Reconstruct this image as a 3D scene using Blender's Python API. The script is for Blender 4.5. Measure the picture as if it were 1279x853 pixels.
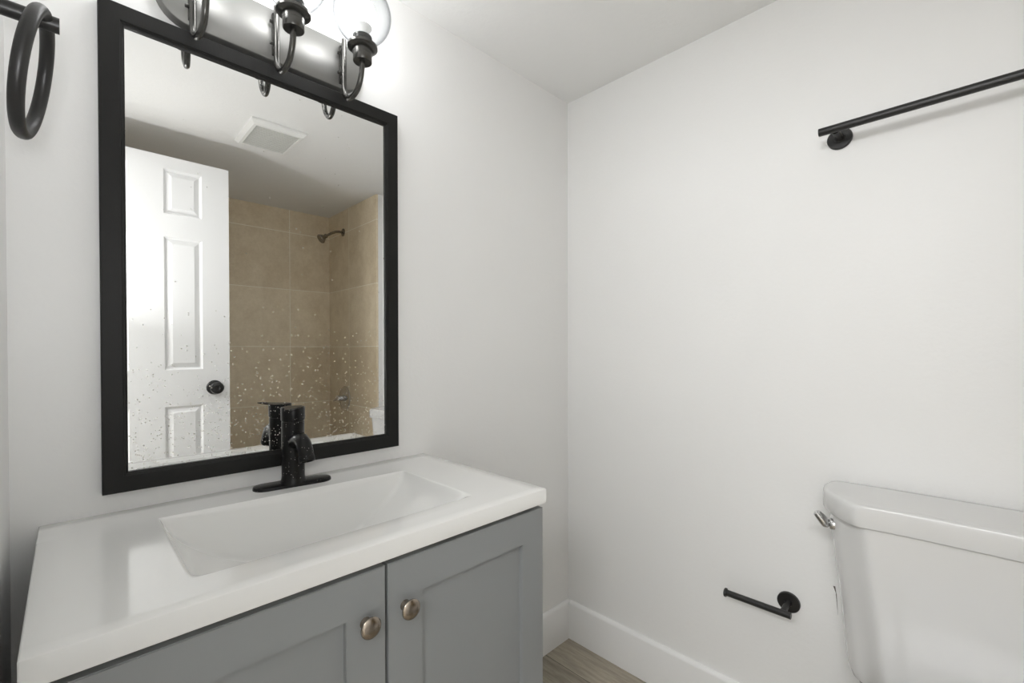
import bpy, bmesh, math, random
from mathutils import Vector, Matrix
random.seed(4)
for o in list(bpy.data.objects): bpy.data.objects.remove(o)
SC = bpy.context.scene
COL = SC.collection
# ------------------------------------------------------------------ camera
W_PX, H_PX = 1279, 853
F_PX, CY = 564.18, 441.76
YAW, PITCH, ROLL = math.pi/4 + 0.0070, -0.00862, -0.00199
CAM = Vector((-1.43828, -1.13747, 1.15534))
fwd = Vector((math.cos(PITCH)*math.cos(YAW), math.cos(PITCH)*math.sin(YAW), math.sin(PITCH)))
rt = Vector((math.sin(YAW), -math.cos(YAW), 0)); up = rt.cross(fwd)
c_, s_ = math.cos(ROLL), math.sin(ROLL)
rt, up = c_*rt + s_*up, -s_*rt + c_*up
cd = bpy.data.cameras.new('camera'); cam = bpy.data.objects.new('camera', cd); COL.objects.link(cam)
cam.matrix_world = Matrix(((rt.x, up.x, -fwd.x, CAM.x), (rt.y, up.y, -fwd.y, CAM.y), (rt.z, up.z, -fwd.z, CAM.z), (0, 0, 0, 1)))
cd.sensor_width = 36; cd.sensor_fit = 'HORIZONTAL'; cd.lens = 36*F_PX/W_PX
cd.shift_x = 0.0; cd.shift_y = (CY - H_PX/2)/W_PX
cd.clip_start = 0.01
SC.camera = cam
# ------------------------------------------------------------------ light and exposure
BULB = 25.5          # emission of the three bulbs
HALL_FILL = 72.0          # watts of the unseen fill light added in the hall
FLASH = 3.4         # watts of the photographer's lamp bounced off the ceiling
WORLD = 0.35
SC.view_settings.view_transform = 'Standard'; SC.view_settings.look = 'None'
SC.view_settings.gamma = 1; SC.view_settings.use_curve_mapping = False
SC.view_settings.exposure = 0.23
SC.cycles.max_bounces = 14; SC.cycles.diffuse_bounces = 8; SC.cycles.glossy_bounces = 6; SC.cycles.transparent_max_bounces = 12
SC.cycles.use_denoising = True
wd = bpy.data.worlds.new('world'); SC.world = wd; wd.use_nodes = True
wd.node_tree.nodes['Background'].inputs[0].default_value = (0.95, 0.97, 1, 1)
wd.node_tree.nodes['Background'].inputs[1].default_value = WORLD
def area(name, loc, size, power, rot, color=(1, 1, 1)):
    l = bpy.data.lights.new(name, 'AREA'); l.shape = 'RECTANGLE'; l.size, l.size_y = size; l.energy = power; l.color = color
    o = bpy.data.objects.new(name, l); o.location = loc; o.rotation_euler = rot; COL.objects.link(o); return o
area('hall_fill_light', (-2.45, -1.10, 2.10), (0.9, 1.6), HALL_FILL, (0, math.radians(-25), 0), (0.985, 0.99, 1))  # added out of view, sends soft fill through the doorway

area('bounce_lamp', (-1.46, -1.125, 1.22), (0.09, 0.09), FLASH, (math.radians(180-22), math.radians(16), 0), (0.985, 0.99, 1))

# ------------------------------------------------------------------ dimensions
ZC = 2.142           # ceiling
XL = -1.509          # left wall face
YB = -2.276          # face of the tiles on the tub wall
TY = -1.545          # front edge of the tiled tub alcove
D0, D1, DZ = -1.397, -0.782, 2.012    # door opening in the left wall

# ------------------------------------------------------------------ materials
def lin(r, g, b):
    f = lambda c: (c/255/12.92) if c/255 <= .04045 else ((c/255+.055)/1.055)**2.4
    return (f(r), f(g), f(b), 1)
class NT:
    def __init__(s, name):
        s.m = bpy.data.materials.new(name); s.m.use_nodes = True; s.t = s.m.node_tree; s.b = s.t.nodes['Principled BSDF']
        s.co = None
    def n(s, typ, **kw):
        nd = s.t.nodes.new(typ)
        for k, v in kw.items(): setattr(nd, k, v)
        return nd
    def set(s, nd, **kw):
        for k, v in kw.items(): nd.inputs[k.replace('_', ' ')].default_value = v
        return nd
    def l(s, a, b): s.t.links.new(a, b)
    def coord(s):
        if not s.co: s.co = s.n('ShaderNodeTexCoord')
        return s.co.outputs['Object']
    def math(s, op, a, b=None, clamp=False):
        nd = s.n('ShaderNodeMath', operation=op); nd.use_clamp = clamp
        for i, v in enumerate((a, b)):
            if v is None: continue
            if isinstance(v, (int, float)): nd.inputs[i].default_value = v
            else: s.l(v, nd.inputs[i])
        return nd.outputs[0]
    def noise(s, scale, detail=3, rough=.5, vec=None):
        nd = s.n('ShaderNodeTexNoise'); nd.inputs['Scale'].default_value = scale; nd.inputs['Detail'].default_value = detail
        nd.inputs['Roughness'].default_value = rough; s.l(vec or s.coord(), nd.inputs['Vector']); return nd.outputs['Fac']
    def mixc(s, fac, a, b):
        nd = s.n('ShaderNodeMix', data_type='RGBA')
        for i, v in ((0, fac), (6, a), (7, b)):
            if isinstance(v, (int, float, tuple)): nd.inputs[i].default_value = v
            else: s.l(v, nd.inputs[i])
        return nd.outputs[2]
    def bump(s, h, strength, dist=.001):
        nd = s.n('ShaderNodeBump'); nd.inputs['Strength'].default_value = strength; nd.inputs['Distance'].default_value = dist
        s.l(h, nd.inputs['Height']); s.l(nd.outputs[0], s.b.inputs['Normal'])
def plain(name, col, rough=.5, metal=0, spec=.5, coat=0, var=.0, bump=0, bscale=200):
    k = NT(name); b = k.b
    b.inputs['Base Color'].default_value = col; b.inputs['Roughness'].default_value = rough
    b.inputs['Metallic'].default_value = metal; b.inputs['Specular IOR Level'].default_value = spec; b.inputs['Coat Weight'].default_value = coat
    if var:
        f = k.noise(6, 4); c2 = tuple(c*(1-var) for c in col[:3]) + (1,)
        k.l(k.mixc(f, col, c2), b.inputs['Base Color'])
    if bump: k.bump(k.noise(bscale, 3), bump)
    return k.m
wall_paint = plain('wall_paint', (.86, .86, .852, 1), .42, spec=.35, var=.02, bump=.35, bscale=90)
def scuffed():
    k = NT('scuffed_wall_paint'); b = k.b
    b.inputs['Roughness'].default_value = .42; b.inputs['Specular IOR Level'].default_value = .35
    sx = k.n('ShaderNodeSeparateXYZ'); k.l(k.coord(), sx.inputs[0])
    def streak(y0, z0, y1, z1, w):
        t = k.math('DIVIDE', k.math('SUBTRACT', sx.outputs[2], z0), z1-z0)
        inside = k.math('MULTIPLY', k.math('GREATER_THAN', t, 0), k.math('LESS_THAN', t, 1))
        d = k.math('ABSOLUTE', k.math('SUBTRACT', sx.outputs[1], k.math('ADD', k.math('MULTIPLY', t, y1-y0), y0)))
        ww = k.math('MULTIPLY', k.math('SUBTRACT', 1.1, t), w)
        return k.math('MULTIPLY', inside, k.math('LESS_THAN', d, ww))
    m = k.math('MAXIMUM', streak(-.8885, .530, -.8935, .510, .0022), streak(-.893, .512, -.897, .456, .0009))
    base = k.mixc(k.noise(6, 4), (.86, .86, .852, 1), (.845, .845, .837, 1))
    k.l(k.mixc(m, base, (.12, .11, .10, 1)), b.inputs['Base Color'])
    k.bump(k.noise(90, 3), .35); return k.m
wall_paint_r = scuffed()
ceil_paint = plain('ceiling_paint', (.86, .86, .85, 1), .8, spec=.2, var=.03, bump=.9, bscale=60)
trim_paint = plain('trim_paint', (.86, .86, .855, 1), .28, bump=.1, bscale=60)
door_paint = plain('door_paint', (.82, .822, .82, 1), .33, bump=.12, bscale=80)
porcelain = plain('porcelain', (.70, .70, .695, 1), .10)
marble = plain('cultured_marble', (.84, .84, .825, 1), .16, coat=.25, var=.015)
grey_paint = plain('grey_cabinet_paint', lin(147, 150, 151), .38, var=.05, bump=.12, bscale=150)
black_frame = plain('black_frame', (.008, .0078, .007, 1), .5, bump=.25, bscale=500, spec=.3)
chrome = plain('chrome', (.62, .62, .62, 1), .14, metal=1)
nickel = plain('aged_nickel', (.42, .36, .30, 1), .24, metal=1, var=.35, bump=.15, bscale=120)
black_metal = plain('matte_black_metal', (.016, .0155, .015, 1), .38, bump=.15, bscale=300, spec=.5)
gun_metal = plain('dark_gunmetal', (.10, .098, .092, 1), .27, metal=.85, spec=.5)
plate_metal = plain('satin_back_plate', (.25, .248, .238, 1), .5, metal=.75)
rubber = plain('black_rubber', (.015, .015, .015, 1), .55, bump=.3, bscale=600)
dark_in = plain('cabinet_inside', (.10, .09, .08, 1), .7)
plastic = plain('white_vent_plastic', (.82, .82, .80, 1), .35)
bronze = plain('worn_bronze', (.34, .30, .25, 1), .25, metal=.9, var=.3)
def dusty_black():
    k = NT('dusty_black_faucet'); b = k.b; b.inputs['Roughness'].default_value = .3; b.inputs['Specular IOR Level'].default_value = .22
    v = k.n('ShaderNodeTexVoronoi'); v.inputs['Scale'].default_value = 260; k.l(k.coord(), v.inputs['Vector'])
    cs = k.n('ShaderNodeSeparateColor'); k.l(v.outputs['Color'], cs.inputs[0])
    m = k.math('MULTIPLY', k.math('LESS_THAN', v.outputs['Distance'], .24), k.math('GREATER_THAN', cs.outputs[0], .80))
    k.l(k.mixc(m, (.007, .007, .007, 1), (.30, .29, .27, 1)), b.inputs['Base Color']); return k.m
faucet_black = dusty_black()
def mirror_mat():
    k = NT('mirror_glass'); b = k.b
    sx = k.n('ShaderNodeSeparateXYZ'); k.l(k.coord(), sx.inputs[0])
    # dried water spots, more of them lower down where the tap splashes
    low = k.math('DIVIDE', k.math('SUBTRACT', .40, sx.outputs[2]), .40, True)
    thr = k.math('SUBTRACT', 1.0, k.math('ADD', k.math('MULTIPLY', k.math('POWER', low, 2.0), .52), .004))
    tot = None
    for sc, r in ((330, .52), (150, .27)):
        v = k.n('ShaderNodeTexVoronoi'); v.inputs['Scale'].default_value = sc; k.l(k.coord(), v.inputs['Vector'])
        cs = k.n('ShaderNodeSeparateColor'); k.l(v.outputs['Color'], cs.inputs[0])
        rr = k.math('MULTIPLY', cs.outputs[1], r)
        m = k.math('MULTIPLY', k.math('LESS_THAN', v.outputs['Distance'], rr), k.math('GREATER_THAN', cs.outputs[0], thr))
        tot = m if tot is None else k.math('MAXIMUM', tot, m)
    b.inputs['Base Color'].default_value = (.90, .905, .90, 1); b.inputs['Metallic'].default_value = 1; b.inputs['Roughness'].default_value = 0
    d = k.n('ShaderNodeBsdfDiffuse'); d.inputs[0].default_value = (.75, .72, .66, 1)
    mx = k.n('ShaderNodeMixShader'); k.l(k.math('MULTIPLY', tot, .65), mx.inputs[0]); k.l(b.outputs[0], mx.inputs[1]); k.l(d.outputs[0], mx.inputs[2])
    k.l(mx.outputs[0], k.t.nodes['Material Output'].inputs[0]); return k.m
mirror_glass = mirror_mat()
def thin_glass():
    k = NT('clear_globe_glass')
    tr = k.n('ShaderNodeBsdfTransparent'); tr.inputs[0].default_value = (.97, .975, .98, 1)
    gl = k.n('ShaderNodeBsdfGlossy'); gl.inputs['Roughness'].default_value = .02
    fr = k.n('ShaderNodeLayerWeight'); p5 = k.math('ADD', k.math('MULTIPLY', k.math('POWER', fr.outputs['Facing'], 5), .6), .03)
    mx = k.n('ShaderNodeMixShader'); k.l(k.mixc(k.math('POWER', fr.outputs['Facing'], 3), (.97, .975, .98, 1), (.55, .56, .58, 1)), tr.inputs[0]); k.l(p5, mx.inputs[0]); k.l(tr.outputs[0], mx.inputs[1]); k.l(gl.outputs[0], mx.inputs[2])
    k.l(mx.outputs[0], k.t.nodes['Material Output'].inputs[0]); k.t.nodes.remove(k.b); return k.m
globe_glass = thin_glass()
def emis(name, col, st):
    k = NT(name); e = k.n('ShaderNodeEmission'); e.inputs[0].default_value = col; e.inputs[1].default_value = st
    k.l(e.outputs[0], k.t.nodes['Material Output'].inputs[0]); k.t.nodes.remove(k.b); return k.m
bulb_glow = emis('lit_bulb', (1, .995, .99, 1), BULB)
def tile_mat(name, axis, u0, c1, c2):
    k = NT(name); b = k.b
    sx = k.n('ShaderNodeSeparateXYZ'); k.l(k.coord(), sx.inputs[0])
    T = .4035
    u = k.math('SUBTRACT', sx.outputs[axis], u0 - 20*T); v = k.math('SUBTRACT', sx.outputs[2], 1.176 - 20*T)
    def g(w):
        fr = k.math('FRACT', k.math('DIVIDE', w, T)); e = k.math('MINIMUM', fr, k.math('SUBTRACT', 1, fr)); return k.math('MULTIPLY', e, T)
    dist = k.math('MINIMUM', g(u), g(v)); mortar = k.math('LESS_THAN', dist, .0018)
    cx = k.n('ShaderNodeCombineXYZ'); k.l(k.math('FLOOR', k.math('DIVIDE', u, T)), cx.inputs[0]); k.l(k.math('FLOOR', k.math('DIVIDE', v, T)), cx.inputs[1])
    wn = k.n('ShaderNodeTexWhiteNoise'); k.l(cx.outputs[0], wn.inputs[0])
    n1 = k.noise(9, 8, .7); n2 = k.noise(70, 4, .6)
    f = k.math('ADD', k.math('ADD', k.math('MULTIPLY', n1, .9), k.math('MULTIPLY', n2, .35)), k.math('MULTIPLY', wn.outputs[0], .25))
    f = k.math('SUBTRACT', k.math('MULTIPLY', f, 1.6), .75, True)
    col = k.mixc(f, c1, c2)
    k.l(k.mixc(mortar, col, (.95, .91, .80, 1)), b.inputs['Base Color']); b.inputs['Roughness'].default_value = .34
    k.bump(k.math('SUBTRACT', k.math('MULTIPLY', n2, .3), k.math('MULTIPLY', mortar, 1.0)), .4, .0015); return k.m
TC1, TC2 = (.64, .525, .36, 1), (.92, .82, .64, 1)
tile_back = tile_mat('tan_tile_back', 0, -.320, TC1, TC2)
tile_side = tile_mat('tan_tile_side', 1, -1.940, TC1, TC2)
def floor_mat():
    k = NT('wood_plank_floor'); b = k.b
    br = k.n('ShaderNodeTexBrick'); br.offset = .37; br.offset_frequency = 2
    for n_, v in (('Scale', 1), ('Brick Width', 1.1), ('Row Height', .155), ('Mortar Size', .0012), ('Mortar Smooth', .2)): br.inputs[n_].default_value = v
    br.inputs['Color1'].default_value = (.44, .39, .315, 1); br.inputs['Color2'].default_value = (.34, .305, .245, 1); br.inputs['Mortar'].default_value = (.05, .045, .04, 1)
    mp = k.n('ShaderNodeMapping'); k.l(k.coord(), mp.inputs[0]); mp.inputs['Rotation'].default_value = (0, 0, math.pi/2)
    k.l(mp.outputs[0], br.inputs['Vector'])
    m2 = k.n('ShaderNodeMapping'); k.l(k.coord(), m2.inputs[0]); m2.inputs['Scale'].default_value = (14, 1.6, 1)
    g = k.noise(3.2, 9, .7, m2.outputs[0])
    r = k.n('ShaderNodeValToRGB'); r.color_ramp.elements[0].position = .3; r.color_ramp.elements[1].position = .72
    r.color_ramp.elements[0].color = (.55, .55, .55, 1); r.color_ramp.elements[1].color = (1.25, 1.25, 1.22, 1); k.l(g, r.inputs[0])
    mx = k.n('ShaderNodeMix', data_type='RGBA', blend_type='MULTIPLY'); mx.inputs[0].default_value = 1
    k.l(br.outputs['Color'], mx.inputs[6]); k.l(r.outputs[0], mx.inputs[7]); k.l(mx.outputs[2], b.inputs['Base Color'])
    b.inputs['Roughness'].default_value = .45; k.bump(g, .3); return k.m
floor_wood = floor_mat()

# ------------------------------------------------------------------ mesh helpers
def box(bm, x0, x1, y0, y1, z0, z1, bev=0, seg=2):
    v = [bm.verts.new((x, y, z)) for x in (x0, x1) for y in (y0, y1) for z in (z0, z1)]
    fs = [bm.faces.new([v[i] for i in q]) for q in ((0, 1, 3, 2), (4, 6, 7, 5), (0, 4, 5, 1), (2, 3, 7, 6), (0, 2, 6, 4), (1, 5, 7, 3))]
    if bev:
        es = list({e for f in fs for e in f.edges})
        bmesh.ops.bevel(bm, geom=es, offset=bev, segments=seg, affect='EDGES', profile=.5)
    return bm
def frame_of(d):
    d = d.normalized(); a = Vector((0, 0, 1)) if abs(d.z) < .95 else Vector((1, 0, 0))
    u = d.cross(a).normalized(); return u, d.cross(u).normalized()
def lathe(bm, prof, origin, axis, n=32, closed=False):
    """prof: (radius, distance along axis)"""
    O, A = Vector(origin), Vector(axis).normalized(); u, w = frame_of(A); rings = []
    for r, h in prof:
        c = O + A*h
        rings.append([bm.verts.new(c)] if r < 1e-6 else [bm.verts.new(c + u*r*math.cos(2*math.pi*i/n) + w*r*math.sin(2*math.pi*i/n)) for i in range(n)])
    prs = list(zip(rings, rings[1:])) + ([(rings[-1], rings[0])] if closed else [])
    for a, b in prs:
        for i in range(n):
            j = (i+1) % n
            if len(a) == 1 and len(b) == 1: continue
            if len(a) == 1: bm.faces.new((a[0], b[j], b[i]))
            elif len(b) == 1: bm.faces.new((a[i], a[j], b[0]))
            else: bm.faces.new((a[i], a[j], b[j], b[i]))
    return bm
def tube(bm, pts, r, n=16, closed=False, cap=True):
    P = [Vector(q) for q in pts]; N = len(P); rad = r if isinstance(r, (list, tuple)) else [r]*N
    T = []
    for i in range(N):
        a = P[(i-1) % N] if closed or i > 0 else P[i]; b = P[(i+1) % N] if closed or i < N-1 else P[i]
        T.append((b-a).normalized())
    u, _ = frame_of(T[0]); rings = []
    for i in range(N):
        u = (u - T[i]*u.dot(T[i])).normalized(); w = T[i].cross(u)
        rings.append([bm.verts.new(P[i] + rad[i]*(u*math.cos(2*math.pi*k/n) + w*math.sin(2*math.pi*k/n))) for k in range(n)])
    for i in range(N if closed else N-1):
        a, b = rings[i], rings[(i+1) % N]
        for k in range(n): bm.faces.new((a[k], a[(k+1) % n], b[(k+1) % n], b[k]))
    if not closed and cap: bm.faces.new(rings[0][::-1]); bm.faces.new(rings[-1])
    return bm
def loft(bm, sections, cap=True):
    rings = [[bm.verts.new(q) for q in s] for s in sections]; n = len(rings[0])
    for a, b in zip(rings, rings[1:]):
        for k in range(n): bm.faces.new((a[k], a[(k+1) % n], b[(k+1) % n], b[k]))
    if cap: bm.faces.new(rings[0][::-1]); bm.faces.new(rings[-1])
    return bm
def smooth_closed(pts, it=2):
    for _ in range(it):
        q = []
        for i in range(len(pts)):
            a, b = Vector(pts[i]), Vector(pts[(i+1) % len(pts)]); q += [a*.75+b*.25, a*.25+b*.75]
        pts = q
    return pts
def link(name, bm, mat, parent=None, flat=False, ang=35):
    bmesh.ops.recalc_face_normals(bm, faces=bm.faces)
    root = parent
    while root is not None and root.parent is not None: root = root.parent
    if root is not None: bmesh.ops.translate(bm, verts=bm.verts, vec=-Vector(root['_loc']))
    for f in bm.faces: f.smooth = not flat
    if not flat:
        for e in bm.edges:
            if len(e.link_faces) == 2 and e.calc_face_angle(0) > math.radians(ang): e.smooth = False
    me = bpy.data.meshes.new(name); bm.to_mesh(me); bm.free(); me.materials.append(mat)
    o = bpy.data.objects.new(name, me); COL.objects.link(o); o.parent = parent; return o
ROOTS = []
def thing(name, loc, label, cat, group=None):
    o = bpy.data.objects.new(name, None); o.empty_display_size = .05; COL.objects.link(o); o.location = loc; o['_loc'] = list(loc)
    o['label'] = label; o['category'] = cat
    if group: o['group'] = group
    ROOTS.append(o); return o
def struct(name, bm, mat, flat=False):
    o = link(name, bm, mat, None, flat); o['kind'] = 'structure'; return o
B = bmesh.new

# ------------------------------------------------------------------ the room
struct('floor', box(B(), -3.4, .1, -2.40, .1, -.08, 0), floor_wood, True)
struct('ceiling', box(B(), -3.4, .1, -2.40, .1, ZC, ZC+.1), ceil_paint, True)
struct('wall_front', box(B(), XL-.11, .1, 0, .1, 0, ZC), wall_paint, True)
struct('wall_right', box(B(), 0, .1, -2.40, 0, 0, ZC), wall_paint_r, True)
struct('wall_back', box(B(), XL-.11, 0, -2.40, YB-.012, 0, ZC), wall_paint, True)
bm = B(); X0 = XL-.11                                     # left wall with its door opening
box(bm, X0, XL, D1, 0, 0, ZC); box(bm, X0, XL, YB-.012, D0, 0, ZC); box(bm, X0, XL, D0, D1, DZ, ZC)
struct('wall_left', bm, wall_paint, True)
struct('wall_tile_back', box(B(), XL, 0, YB-.012, YB, .30, ZC), tile_back, True)
struct('wall_tile_right', box(B(), -.040, -.028, YB, TY, .30, ZC), tile_side, True)
struct('wall_tub_right', box(B(), -.028, 0, YB, TY+.002, 0, ZC), wall_paint, True)
# baseboards with an eased top edge
def baseboard(name, a, b, nrm):
    a, b, n = Vector(a), Vector(b), Vector(nrm)
    prof = [(0, 0), (.015, 0), (.015, .138), (.013, .144), (.009, .148), (.003, .150), (0, .150)]
    bm = B(); loft(bm, [[a + n*d + Vector((0, 0, z)) for d, z in prof], [b + n*d + Vector((0, 0, z)) for d, z in prof]])
    struct(name, bm, trim_paint)
baseboard('baseboard_front', (-.69, 0, 0), (0, 0, 0), (0, -1, 0))
baseboard('baseboard_right', (0, -.015, 0), (0, -1.517, 0), (-1, 0, 0))
baseboard('baseboard_left', (XL, -.5, 0), (XL, D1+.06, 0), (1, 0, 0))
# jamb and casing of the doorway
bm = B()
for x0, x1 in ((XL, XL+.012), (X0-.012, X0)):
    box(bm, x0, x1, D1, D1+.055, 0, DZ+.055, .003); box(bm, x0, x1, D0-.055, D0, 0, DZ+.055, .003); box(bm, x0, x1, D0, D1, DZ, DZ+.055, .003)
struct('trim_1', bm, trim_paint)
# the hall beyond the doorway
bm = B(); box(bm, -3.5, -3.4, -2.40, .1, 0, ZC); box(bm, -3.4, X0, .1, .2, 0, ZC); box(bm, -3.4, X0, -2.5, -2.40, 0, ZC)
struct('wall_hall', bm, wall_paint, True)

# ------------------------------------------------------------------ door (opened into the room)
FY, BY = -1.360, -1.394
dx0, dx1 = XL+.003, -.893
bm = B()
cxm = (dx0+dx1)/2
xs = [dx0, cxm-.200, cxm-.060, cxm+.060, cxm+.200, dx1]
zs = [.012, .23, .905, 1.067, 1.652, 1.752, 1.948, 2.003]
grid = {}
for s, y in ((0, FY), (1, BY)):
    for i, x in enumerate(xs):
        for j, z in enumerate(zs): grid[s, i, j] = bm.verts.new((x, y, z))
panels = []
for s in (0, 1):
    for i in range(5):
        for j in range(7):
            q = [grid[s, i, j], grid[s, i+1, j], grid[s, i+1, j+1], grid[s, i, j+1]]
            f = bm.faces.new(q if s == 0 else q[::-1])
            if i in (1, 3) and j in (1, 3, 5): panels.append(f)
for i in range(5):
    for j in (0, 7): bm.faces.new((grid[0, i, j], grid[1, i, j], grid[1, i+1, j], grid[0, i+1, j]))
for j in range(7):
    for i in (0, 5): bm.faces.new((grid[0, i, j], grid[0, i, j+1], grid[1, i, j+1], grid[1, i, j]))
bmesh.ops.recalc_face_normals(bm, faces=bm.faces)
for f in panels:
    bmesh.ops.inset_individual(bm, faces=[f], thickness=.012, depth=-.010)
    bmesh.ops.inset_individual(bm, faces=[f], thickness=.003, depth=0)
    bmesh.ops.inset_individual(bm, faces=[f], thickness=.027, depth=.008)
door = struct('door_1', bm, door_paint, True); door['_loc'] = [0, 0, 0]
KX, KZ = -.955, .981
def door_knob(sgn, y):
    bm = B(); lathe(bm, [(0, 0), (.033, 0), (.033, .004), (.029, .009), (.014, .012), (.012, .028), (.018, .034), (.026, .042), (.028, .052), (.025, .061), (.016, .066), (.010, .066), (.008, .064), (0, .064)], (KX, y, KZ), (0, sgn, 0), 36)
    return link('door_knob', bm, black_metal, door)
door_knob(1, FY); door_knob(-1, BY)
for z in (.25, 1.05, 1.80):
    bm = B(); lathe(bm, [(0, 0), (.006, 0), (.006, .09), (0, .09)], (dx0-.001+.006, FY+.006, z-.045), (0, 0, 1), 14); link('hinge', bm, nickel, door)

# ------------------------------------------------------------------ bath tub with its fittings (seen in the mirror)
tub = thing('bathtub', (-.77, -1.91, 0), 'white bathtub with a straight apron in the tiled alcove', 'bathtub')
bm = B()
def rrect(x0, x1, y0, y1, z, r, n=6):
    pts = []
    for cx, cy, a0 in ((x1-r, y1-r, 0), (x0+r, y1-r, 90), (x0+r, y0+r, 180), (x1-r, y0+r, 270)):
        for i in range(n+1):
            a = math.radians(a0+90*i/n); pts.append((cx+r*math.cos(a), cy+r*math.sin(a), z))
    return pts
tx0, tx1, ty0, ty1 = XL+.002, -.042, YB+.002, -1.520
loft(bm, [rrect(tx0, tx1, ty0, ty1, 0.0, .006), rrect(tx0, tx1, ty0, ty1, .37, .006), rrect(tx0+.004, tx1-.004, ty0+.004, ty1-.004, .38, .006),
          rrect(tx0+.07, tx1-.07, ty0+.05, ty1-.07, .38, .07), rrect(tx0+.08, tx1-.08, ty0+.06, ty1-.08, .37, .07),
          rrect(tx0+.17, tx1-.12, ty0+.10, ty1-.12, .12, .09), rrect(tx0+.22, tx1-.17, ty0+.15, ty1-.17, .08, .07)])
link('tub_shell', bm, porcelain, tub)
sh = thing('overhead_shower', (-.04, -2.03, 1.985), 'bronze shower head on a bent arm high on the tan tile wall', 'shower head')
bm = B(); lathe(bm, [(0, 0), (.028, 0), (.027, .004), (.012, .012), (0, .012)], (-.040, -2.03, 1.988), (-1, 0, 0)); link('escutcheon', bm, bronze, sh)
bm = B(); tube(bm, [(-.045, -2.03, 1.988), (-.07, -2.03, 1.988), (-.095, -2.03, 1.983), (-.125, -2.03, 1.968), (-.150, -2.03, 1.950), (-.162, -2.03, 1.942)], .0085); link('shower_arm', bm, bronze, sh)
bm = B(); lathe(bm, [(0, -.002), (.012, 0), (.015, .008), (.013, .016), (.018, .024), (.030, .042), (.033, .050), (.031, .055), (0, .053)], (-.158, -2.03, 1.946), (-.80, 0, -.60)); link('spray_head', bm, bronze, sh)
sv = thing('shower_valve', (-.04, -2.012, .80), 'round chrome shower valve plate with a lever knob on the tile', 'shower valve')
bm = B(); lathe(bm, [(0, 0), (.086, 0), (.086, .003), (.078, .009), (.030, .011), (0, .011)], (-.040, -2.012, .812), (-1, 0, 0), 48); link('escutcheon', bm, chrome, sv)
bm = B(); lathe(bm, [(0, 0), (.022, 0), (.020, .018), (.016, .030), (.021, .036), (.019, .046), (0, .048)], (-.050, -2.012, .812), (-1, 0, 0)); tube(bm, [(-.085, -2.012, .812), (-.092, -2.045, .800), (-.096, -2.075, .790)], [.008, .007, .006]); link('lever', bm, chrome, sv)

# ------------------------------------------------------------------ vanity cabinet
CX0, CX1, CF, CB = -1.468, -.6925, -.458, -.006
cab = thing('vanity_cabinet', (-1.08, -.24, 0), 'grey shaker vanity cabinet with two doors under the white sink top', 'cabinet')
bm = B(); t = .016
box(bm, CX0, CX0+t, CF, CB, 0, .817); box(bm, CX1-t, CX1, CF, CB, 0, .817)
box(bm, CX0+t, CX1-t, CF, CB, .09, .105); box(bm, CX0+t, CX1-t, CF+.05, CF+.065, 0, .09)
box(bm, CX0+t, CX1-t, CB-.006, CB, .105, .817); box(bm, CX0+t, CX1-t, CF, CF+.018, .795, .817)
link('carcass', bm, grey_paint, cab, True)
def cab_door(x0, x1, knob_x):
    z0, z1, y0, y1 = .10, .8085, -.478, -.4585
    bm = B(); a = .0655
    vo = [(x0, z0), (x1, z0), (x1, z1), (x0, z1)]; vi = [(x0+a, z0+a), (x1-a, z0+a), (x1-a, z1-a), (x0+a, z1-a)]
    yb = y0+.009
    O = [bm.verts.new((x, y0, z)) for x, z in vo]; I = [bm.verts.new((x, y0, z)) for x, z in vi]
    J = [bm.verts.new((x, yb, z)) for x, z in vi]; K = [bm.verts.new((x, y1, z)) for x, z in vo]
    for i in range(4):
        j = (i+1) % 4; bm.faces.new((O[i], O[j], I[j], I[i])); bm.faces.new((I[i], I[j], J[j], J[i])); bm.faces.new((O[j], O[i], K[i], K[j]))
    bm.faces.new(J); bm.faces.new(K[::-1])
    es = [e for e in bm.edges if all(v in O for v in e.verts) or all(v in I for v in e.verts)]
    bmesh.ops.bevel(bm, geom=es, offset=.0012, segments=2, affect='EDGES')
    d = link('door', bm, grey_paint, cab, ang=25)
    bm = B(); lathe(bm, [(0, 0), (.009, 0), (.0075, .004), (.0065, .010), (.009, .014), (.0150, .0155), (.0165, .018), (.0165, .0200), (.0145, .0225), (.009, .0243), (0, .0250)], (knob_x, y0, .7305), (0, -1, 0), 40)
    k = link('knob', bm, nickel, d); return d
cab_door(CX0+.001, -1.0755, -1.110); cab_door(-1.0705, CX1-.001, -1.0395)

# ------------------------------------------------------------------ vanity top with moulded basin
TX0, TX1, TF, TB, TZ, TBOT = -1.4752, -.6884, -.4838, -.0025, .8503, .819
top = thing('washbasin', (-1.08, -.24, .819), 'white washbasin slab with a wide moulded bowl on the grey cabinet', 'sink')
BL, BR = -1.322, -.834
PR = [(0, 0), (.0012, .0010), (.0035, .0058), (.008, .016), (.017, .032), (.030, .048), (.047, .063), (.070, .081), (.099, .099), (.127, .113), (.154, .124), (.20, .134), (.244, .137)]
def prof(d):
    if d <= 0: return 0
    for (a, p), (b, q) in zip(PR, PR[1:]):
        if d <= b: return p + (q-p)*(d-a)/(b-a)
    return PR[-1][1]
def yr(x): return -.102 - .029*(x-BL)/(BR-BL)
YFR = -.410
def wy(y, x):
    a, b = yr(x)-y, y-YFR
    if a <= 0 or b <= 0: return 0
    f = lambda u: 1-(1-min(1, u))**2.2
    t_ = min(1, b/.05); return f(a/.016)*(t_*t_*(3-2*t_))
xs = [TX0, TX0+.002] + [TX0+.002+(BL-.004-TX0-.002)*i/5 for i in range(1, 6)]
dl = [0, .0006, .0012, .002, .0035, .0055, .008, .013, .02, .03, .045, .06, .08, .10, .125, .15, .175, .20, .225]
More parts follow.
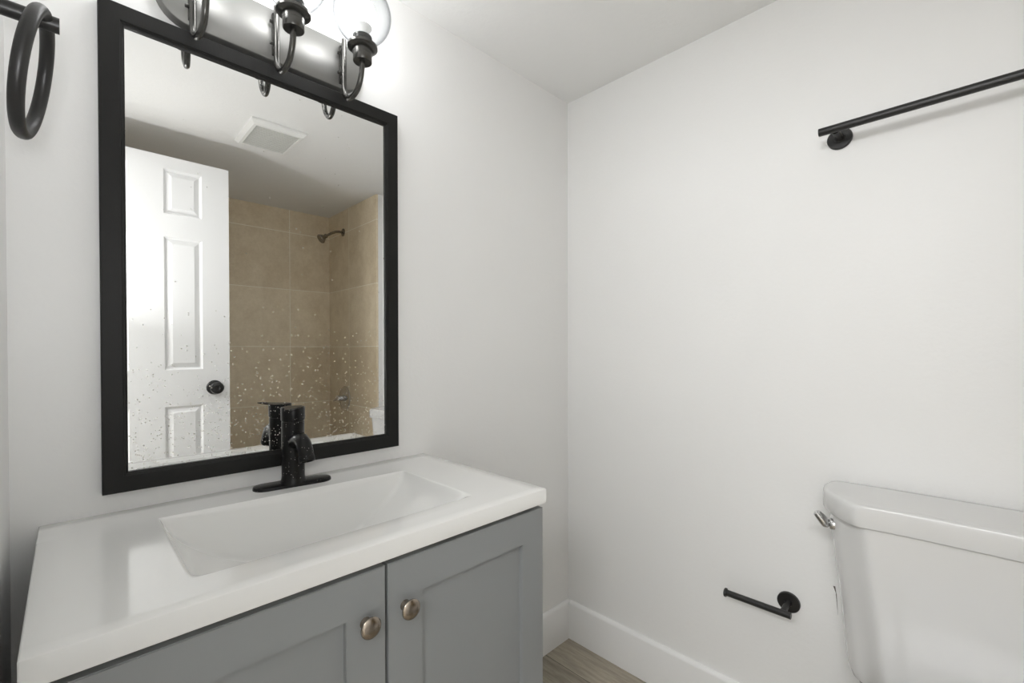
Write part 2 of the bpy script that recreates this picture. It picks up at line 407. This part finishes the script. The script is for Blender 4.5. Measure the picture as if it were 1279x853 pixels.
xs += [BL+d for d in dl] + [-1.078] + [BR-d for d in reversed(dl)] + [BR+.004+(TX1-.002-BR-.004)*i/5 for i in range(0, 5)] + [TX1-.002, TX1]
yp = [(0, 0), (.02, 0), (.5, 0), (.96, 0), (1, 0)]      # fractions rear edge -> rear rim, then basin, then front
ys_f = []
def ycol(x):
    r = yr(min(max(x, BL), BR)); out = [TB, TB-.002] + [TB-.002+(r+.002-TB)*i/3 for i in (1, 2, 3)]
    out += [r-d for d in (0, .001, .0025, .005, .008, .012, .016, .022, .03, .045)]
    a = r-.045; out += [a+(YFR+.07-a)*i/7 for i in range(1, 8)]
    out += [YFR+d for d in (.055, .042, .03, .02, .012, .006, .002, 0)]
    out += [YFR-.004+(TF+.002-YFR+.004)*i/3 for i in (1, 2, 3)] + [TF]
    return out
bm = B(); G = []; Lw = []
def zt(x, y):
    z = TZ - prof(min(x-BL, BR-x))*wy(y, x)
    e = min(x-TX0, TX1-x, y-TF, TB-y)
    return z - (.0012 if e < .001 else 0)
for x in xs:
    G.append([bm.verts.new((x, y, zt(x, y))) for y in ycol(x)])
    Lw.append([bm.verts.new((x, y, min(TBOT, zt(x, y)-.010))) for y in ycol(x)])
nx, ny = len(xs), len(G[0])
for A_, s in ((G, 1), (Lw, -1)):
    for i in range(nx-1):
        for j in range(ny-1):
            q = [A_[i][j], A_[i+1][j], A_[i+1][j+1], A_[i][j+1]]; bm.faces.new(q if s < 0 else q[::-1])
for i in range(nx-1):
    for j in (0, ny-1): bm.faces.new((G[i][j], G[i+1][j], Lw[i+1][j], Lw[i][j]))
for j in range(ny-1):
    for i in (0, nx-1): bm.faces.new((G[i][j], G[i][j+1], Lw[i][j+1], Lw[i][j]))
link('basin_top', bm, marble, top, ang=75)
bm = B(); lathe(bm, [(0, .001), (.012, .001), (.012, .004), (.021, .004), (.022, .001), (.022, -.004), (0, -.004)], (-1.078, -.25, TZ-.137), (0, 0, 1)); link('drain', bm, chrome, top)

# ------------------------------------------------------------------ faucet
fx, fy = -1.0725, -.056
fc = thing('faucet', (fx, fy, TZ), 'matte black single lever faucet on an oval base plate behind the basin', 'faucet')
bm = B(); a = math.radians(-7); L, r = .0555, .0265
def stad(z, rr):
    pts = []
    for s, a0 in ((1, -90), (-1, 90)):
        for i in range(13):
            t_ = math.radians(a0+180*i/12); x, y = s*L+rr*math.cos(t_), rr*math.sin(t_)
            pts.append((fx+x*math.cos(a)-y*math.sin(a), fy+x*math.sin(a)+y*math.cos(a), z))
    return pts
loft(bm, [stad(TZ, r), stad(TZ+.0025, r), stad(TZ+.006, r-.0012), stad(TZ+.0065, r-.003)]); link('base_plate', bm, faucet_black, fc)
bm = B(); lathe(bm, [(0, .0030), (.0275, .0030), (.0275, .009), (.0250, .013), (.0240, .020), (.0238, .144), (.0225, .1445), (.0225, .1465), (0, .147)], (fx, fy, TZ), (0, 0, 1), 40); link('body', bm, faucet_black, fc)
bm = B(); lathe(bm, [(0, .1465), (.0245, .1465), (.0250, .148), (.0250, .1745), (.0240, .1765), (0, .177)], (fx, fy, TZ), (0, 0, 1), 40)
hd = Vector((-.48, -.88, 0)).normalized(); hs = Vector((-hd.y, hd.x, 0)); base = Vector((fx, fy, TZ+.1735))
secs = []
for d, w, zz, th in ((-.02, .015, 0, .0035), (.01, .016, 0, .0035), (.030, .011, .0005, .003), (.050, .0075, .001, .003), (.062, .006, .0015, .003), (.065, .004, .0015, .0025)):
    c = base + hd*d + Vector((0, 0, zz)); secs.append([c+hs*w, c+hs*w+Vector((0, 0, th)), c-hs*w+Vector((0, 0, th)), c-hs*w])
loft(bm, secs); link('lever_cap', bm, faucet_black, fc)
bm = B(); pts = []
sz = TZ+.095
for d, z in ((0, -.006), (.028, .009), (.042, .0135), (.055, .0135), (.067, .009), (.076, .001), (.083, -.009), (.087, -.019)): pts.append((fx-.002*d/.076, fy-d, sz+z))
tube(bm, pts, [.0155]*8, 28)
lathe(bm, [(0, -.003), (.0157, -.003), (.0163, -.001), (.0163, .007), (.0150, .009), (.0120, .009), (.0115, .005), (0, .005)], pts[-1], Vector(pts[-1])-Vector(pts[-2]), 28); link('spout', bm, faucet_black, fc)

# ------------------------------------------------------------------ wall mirror
MX0, MX1, MZ0, MZ1 = -1.3935, -.7810, .8885, 1.8030
mr = thing('framed_mirror', (-1.087, 0, MZ0), 'tall rectangular wall mirror in a flat black frame above the sink', 'mirror')
mr.rotation_euler = (.00104, 0, -.0025)
bm = B()
pf = [(0, -.0015), (0, -.0200), (.0015, -.0215), (.0300, -.0215), (.0315, -.0195), (.0330, -.0195), (.0345, -.0175), (.0370, -.0165), (.0370, -.0015)]
cor = [(MX0, MZ0, 1, 1), (MX1, MZ0, -1, 1), (MX1, MZ1, -1, -1), (MX0, MZ1, 1, -1)]
R4 = [[bm.verts.new((x+sx*o, y, z+sz*o)) for o, y in pf] for x, z, sx, sz in cor]
for i in range(4):
    a_, b_ = R4[i], R4[(i+1) % 4]
    for k in range(len(pf)): bm.faces.new((a_[k], a_[(k+1) % len(pf)], b_[(k+1) % len(pf)], b_[k]))
link('frame', bm, black_frame, mr, True)
link('mirror_pane', box(B(), MX0+.035, MX1-.035, -.012, -.006, MZ0+.035, MZ1-.035), mirror_glass, mr, True)

# ------------------------------------------------------------------ vanity light
vl = thing('vanity_light', (-1.0975, 0, 1.872), 'three-arm wall light with clear glass globes above the mirror', 'wall light')
bm = B(); AX = (-1.2535, -1.0975, -.9425); pz, pr_ = 1.8705, .0575
def stadz(y, rr):
    pts = []
    for cx, a0 in ((AX[2], -90), (AX[0], 90)):
        for i in range(17):
            t_ = math.radians(a0+180*i/16); pts.append((cx+rr*math.cos(t_), y, pz+rr*math.sin(t_)))
    return pts
loft(bm, [stadz(-.0005, pr_), stadz(-.0235, pr_), stadz(-.0250, pr_-.0015)]); link('back_plate', bm, plate_metal, vl, ang=60)
for x in AX:
    bm = B(); yv, yc = -.043, -.127; R_ = (yv-yc)/2; zb = 1.8145
    cv = [(yv, 1.925), (yv, 1.90), (yv, 1.86), (yv, 1.820), (yv-.001, 1.802), (yv-.007, 1.784), (yv-.020, 1.7735), (yv-.038, 1.7725), (yv-.055, 1.780), (yv-.069, 1.793), (yv-.078, 1.809), (yv-.082, 1.826), (yv-.084, 1.840)]
    pts = []
    for q in range(len(cv)-1):
        p0, p1, p2, p3 = cv[max(0, q-1)], cv[q], cv[q+1], cv[min(len(cv)-1, q+2)]
        for t_ in (0, .33, .67):
            pts.append((x, *[.5*(2*p1[a_]+(p2[a_]-p0[a_])*t_+(2*p0[a_]-5*p1[a_]+4*p2[a_]-p3[a_])*t_*t_+(3*p1[a_]-p0[a_]-3*p2[a_]+p3[a_])*t_**3) for a_ in (0, 1)]))
    pts.append((x, yc, 1.842)); xc = x+.007
    pts = [(q[0]+.007*min(1, max(0, (yv-q[1])/.060)), q[1], q[2]) for q in pts]
    tube(bm, pts, .0062, 18)
    box(bm, x-.0055, x+.0055, -.033, -.0245, 1.822, 1.915, .001)
    for z in (1.845, 1.893): lathe(bm, [(0, 0), (.0035, 0), (.0035, .006), (0, .0065)], (x-.0055, -.0335, z), (-1, 0, 0), 10)
    tube(bm, [(x, -.028, 1.905), (x, yv, 1.905)], .005, 12); tube(bm, [(x, -.028, 1.835), (x, yv, 1.835)], .005, 12)
    arm = link('lamp_arm', bm, gun_metal, vl)
    bm = B(); lathe(bm, [(0, 0), (.0205, 0), (.0215, .0015), (.0215, .018), (.0222, .0185), (.0222, .029), (.030, .0305), (.0345, .0335), (.0345, .0385), (.030, .042), (.022, .0455), (.022, .059), (.019, .060), (0, .060)], (xc, yc, 1.8345), (0, 0, 1), 40); link('socket_cup', bm, gun_metal, arm)
    bm = B(); zc_ = 1.946
    gp = [(.0235 if i == 0 else .066*math.sin(math.radians(21+a_)), zc_-.066*math.cos(math.radians(21+a_))) for i, a_ in enumerate(range(0, 140, 6))]
    gp += [(q[0]-.0016 if q[0] > .0016 else 0, q[1]) for q in reversed(gp)]
    lathe(bm, gp, (xc, yc, 0), (0, 0, 1), 48, closed=True); link('glass_globe', bm, globe_glass, arm)
    bm = B(); lathe(bm, [(0, .026), (.0215, .026), (.0275, .036), (.0300, .050), (.0300, .058), (.0280, .069), (.022, .079), (.012, .085), (0, .0865)], (xc, yc, 1.892), (0, 0, 1), 36); link('light_bulb', bm, bulb_glow, arm)
    bm = B(); lathe(bm, [(0, 0), (.0130, 0), (.0135, .010), (.0175, .018), (.0225, .0262), (0, .0262)], (xc, yc, 1.892), (0, 0, 1), 36); link('bulb_base', bm, plastic, arm)

# ------------------------------------------------------------------ exhaust vent in the ceiling
vx0, vx1, vy0, vy1 = -.880, -.655, -1.300, -1.020
ev = thing('exhaust_vent', (-.767, -1.16, ZC), 'white louvred exhaust fan cover on the ceiling', 'vent')
bm = B(); o_ = lambda i, z: [(vx0+i, vy0+i, z), (vx1-i, vy0+i, z), (vx1-i, vy1-i, z), (vx0+i, vy1-i, z)]
loft(bm, [o_(0, ZC-.0005), o_(0, ZC-.010), o_(.012, ZC-.024), o_(.024, ZC-.024), o_(.026, ZC-.012)], cap=True); link('cover', bm, plastic, ev, True)
bm = B(); n_ = 15
for i in range(n_):
    y = vy0+.030+(vy1-vy0-.060)*i/(n_-1)
    loft(bm, [[(x, y-.003, ZC-.0125), (x, y+.003, ZC-.0235), (x, y+.0060, ZC-.0235), (x, y+.000, ZC-.0125)] for x in (vx0+.025, vx1-.025)])
link('louvres', bm, plastic, ev, True)

# ------------------------------------------------------------------ towel bar
tb = thing('towel_bar', (0, -1.125, 1.70), 'long black towel bar high on the right wall', 'towel bar')
bm = B(); tube(bm, [(-.068, -.864, 1.7065), (-.068, -1.386, 1.7065)], .0098, 24); link('bar', bm, black_metal, tb)
for y in (-.897, -1.353):
    bm = B(); lathe(bm, [(0, 0), (.0275, 0), (.0275, .005), (.0262, .0068), (.012, .0075), (.0085, .012), (.0085, .06), (0, .06)], (0, y, 1.7025), (-1, 0, .03), 36); link('mount', bm, black_metal, tb)
# ------------------------------------------------------------------ paper holder
tp = thing('toilet_paper_holder', (0, -.784, .448), 'empty black toilet paper holder arm low on the right wall', 'paper holder')
bm = B(); lathe(bm, [(0, 0), (.0285, 0), (.0285, .006), (.027, .008), (.010, .009), (.0078, .014), (.0078, .062), (0, .062)], (0, -.784, .4475), (-1, 0, -.08), 36); link('mount', bm, black_metal, tp)
bm = B(); tube(bm, [(-.066, -.805, .4425), (-.066, -.638, .4425)], .0088, 24); link('arm', bm, black_metal, tp)
bm = B(); lathe(bm, [(0, 0), (.0115, 0), (.0122, .001), (.0122, .005), (.011, .006), (0, .006)], (-.066, -.640, .4425), (0, 1, 0), 28); link('end_cap', bm, black_metal, tp)
# ------------------------------------------------------------------ towel ring
ry, rz = -.3346, 1.4927
tr = thing('towel_ring', (XL, ry, 1.562), 'black towel ring hanging from a post on the left wall', 'towel ring')
bm = B(); lathe(bm, [(0, 0), (.0275, 0), (.0275, .006), (.025, .008), (.0092, .009), (.0092, .0675), (0, .0675)], (XL, ry, 1.561), (1, 0, 0), 32); link('post', bm, black_metal, tr)
bm = B(); pts = []; R0 = .0718
for i in range(72):
    t_ = 2*math.pi*i/72; dy, dz = R0*math.cos(t_), R0*math.sin(t_)
    pts.append((-1.4652 + dy*.0654 + dz*.158, ry+dy, rz+dz))
tube(bm, pts, .0072, 18, closed=True); link('ring', bm, black_metal, tr)

# ------------------------------------------------------------------ toilet
YC = -1.1285
tl = thing('toilet', (-.35, YC, 0), 'white two-piece toilet with a rounded corner tank against the right wall', 'toilet')
def tank_plan(z, hw, depth, x_back, k=1.0):
    half = [(hw-.030, 0), (hw-.008, .014), (hw, .050), (hw-.005, .095), (hw-.020, .130), (hw-.052, depth-.028), (hw-.072, depth-.010), (hw-.083, depth-.002), (hw-.092, depth), (hw-.110, depth-.001), (hw*.35, depth-.008)]
    pts = [(x_back-d, YC+w) for w, d in half] + [(x_back-d, YC-w) for w, d in reversed(half)]
    return [Vector((x, y, z)) for x, y in pts]
def sm(pts): return smooth_closed(pts, 2)
bm = B()
loft(bm, [sm(tank_plan(z, hw, dp, -.022)) for z, hw, dp in ((.388, .165, .135), (.390, .182, .150), (.397, .192, .160), (.415, .199, .167), (.47, .205, .174), (.56, .213, .180), (.66, .226, .185), (.74, .234, .189), (.7735, .237, .191))])
link('tank', bm, porcelain, tl, ang=50)
bm = B()
loft(bm, [sm(tank_plan(z, hw, dp, xb)) for z, hw, dp, xb in ((.7675, .243, .197, -.016), (.7685, .2495, .2045, -.013), (.771, .2515, .2065, -.012), (.8065, .2515, .2065, -.012), (.8120, .2500, .2050, -.013), (.8155, .2460, .201, -.016), (.8170, .239, .194, -.020), (.8178, .20, .165, -.04))])
link('tank_lid', bm, porcelain, tl, ang=60)
bm = B()                                            # flush lever on the rounded tank corner
hb, hn = Vector((-.139, -.9085, .738)), Vector((-.28, .96, 0)).normalized()
lathe(bm, [(0, -.01), (.0135, -.01), (.0135, .003), (.0115, .006), (.006, .007), (.006, .012), (0, .012)], hb, hn, 24)
tube(bm, [hb+hn*.008+Vector((0, 0, -.006)), hb+hn*.012+Vector((0, 0, -.002)), hb+hn*.017+Vector((0, 0, .005)), hb+hn*.025+Vector((0, 0, .015)), hb+hn*.031+Vector((0, 0, .022)), hb+hn*.033+Vector((0, 0, .0245))], [.007, .0105, .0110, .0100, .0085, .005], 20)
link('flush_lever', bm, chrome, tl)
def egg(cx, rl, rw, z, back=.62, n=40):
    out = []
    for i in range(n):
        t_ = 2*math.pi*i/n; c, s = math.cos(t_), math.sin(t_)
        out.append((cx+(rl*c if c < 0 else rl*back*c), YC+rw*s*(1-.10*max(0, -c)), z))
    return out
bm = B()
loft(bm, [egg(-.33, .21, .105, 0), egg(-.33, .21, .105, .03), egg(-.33, .19, .09, .08), egg(-.36, .20, .10, .16), egg(-.40, .25, .145, .26), egg(-.42, .285, .175, .34), egg(-.42, .295, .183, .385), egg(-.42, .290, .18, .392),
          egg(-.43, .235, .125, .392), egg(-.43, .225, .115, .37), egg(-.42, .16, .08, .25), egg(-.40, .08, .05, .20)])
loft(bm, [[(x, y, z) for x, y in ((-.03, YC-.11), (-.30, YC-.13), (-.30, YC+.13), (-.03, YC+.11))] for z in (.25, .391)])
link('bowl', bm, porcelain, tl, ang=50)
bm = B(); loft(bm, [egg(-.425, .295, .183, .394), egg(-.425, .297, .185, .402), egg(-.425, .290, .18, .412), egg(-.43, .225, .115, .412), egg(-.43, .222, .112, .394)]); link('seat', bm, porcelain, tl, ang=50)
bm = B(); loft(bm, [egg(-.425, .292, .181, .413), egg(-.425, .295, .183, .420), egg(-.425, .285, .175, .430), egg(-.425, .20, .12, .433)]); link('seat_lid', bm, porcelain, tl, ang=50)
bm = B(); tube(bm, [(-.105, -.970, .400), (-.105, -.967, .36), (-.10, -.958, .30), (-.085, -.95, .24), (-.07, -.948, .19)], .0075, 14)
lathe(bm, [(0, 0), (.014, 0), (.014, .018), (.010, .022), (0, .022)], (-.105, -.970, .372), (0, 0, 1), 12); link('supply_hose', bm, rubber, tl)
bm = B(); lathe(bm, [(0, 0), (.026, 0), (.024, .005), (.009, .008), (.009, .07), (.012, .07), (.012, .10), (0, .10)], (0, -.948, .175), (-1, 0, 0), 20); link('shutoff_valve', bm, chrome, tl)

for r_ in ROOTS + [door]:
    del r_['_loc']
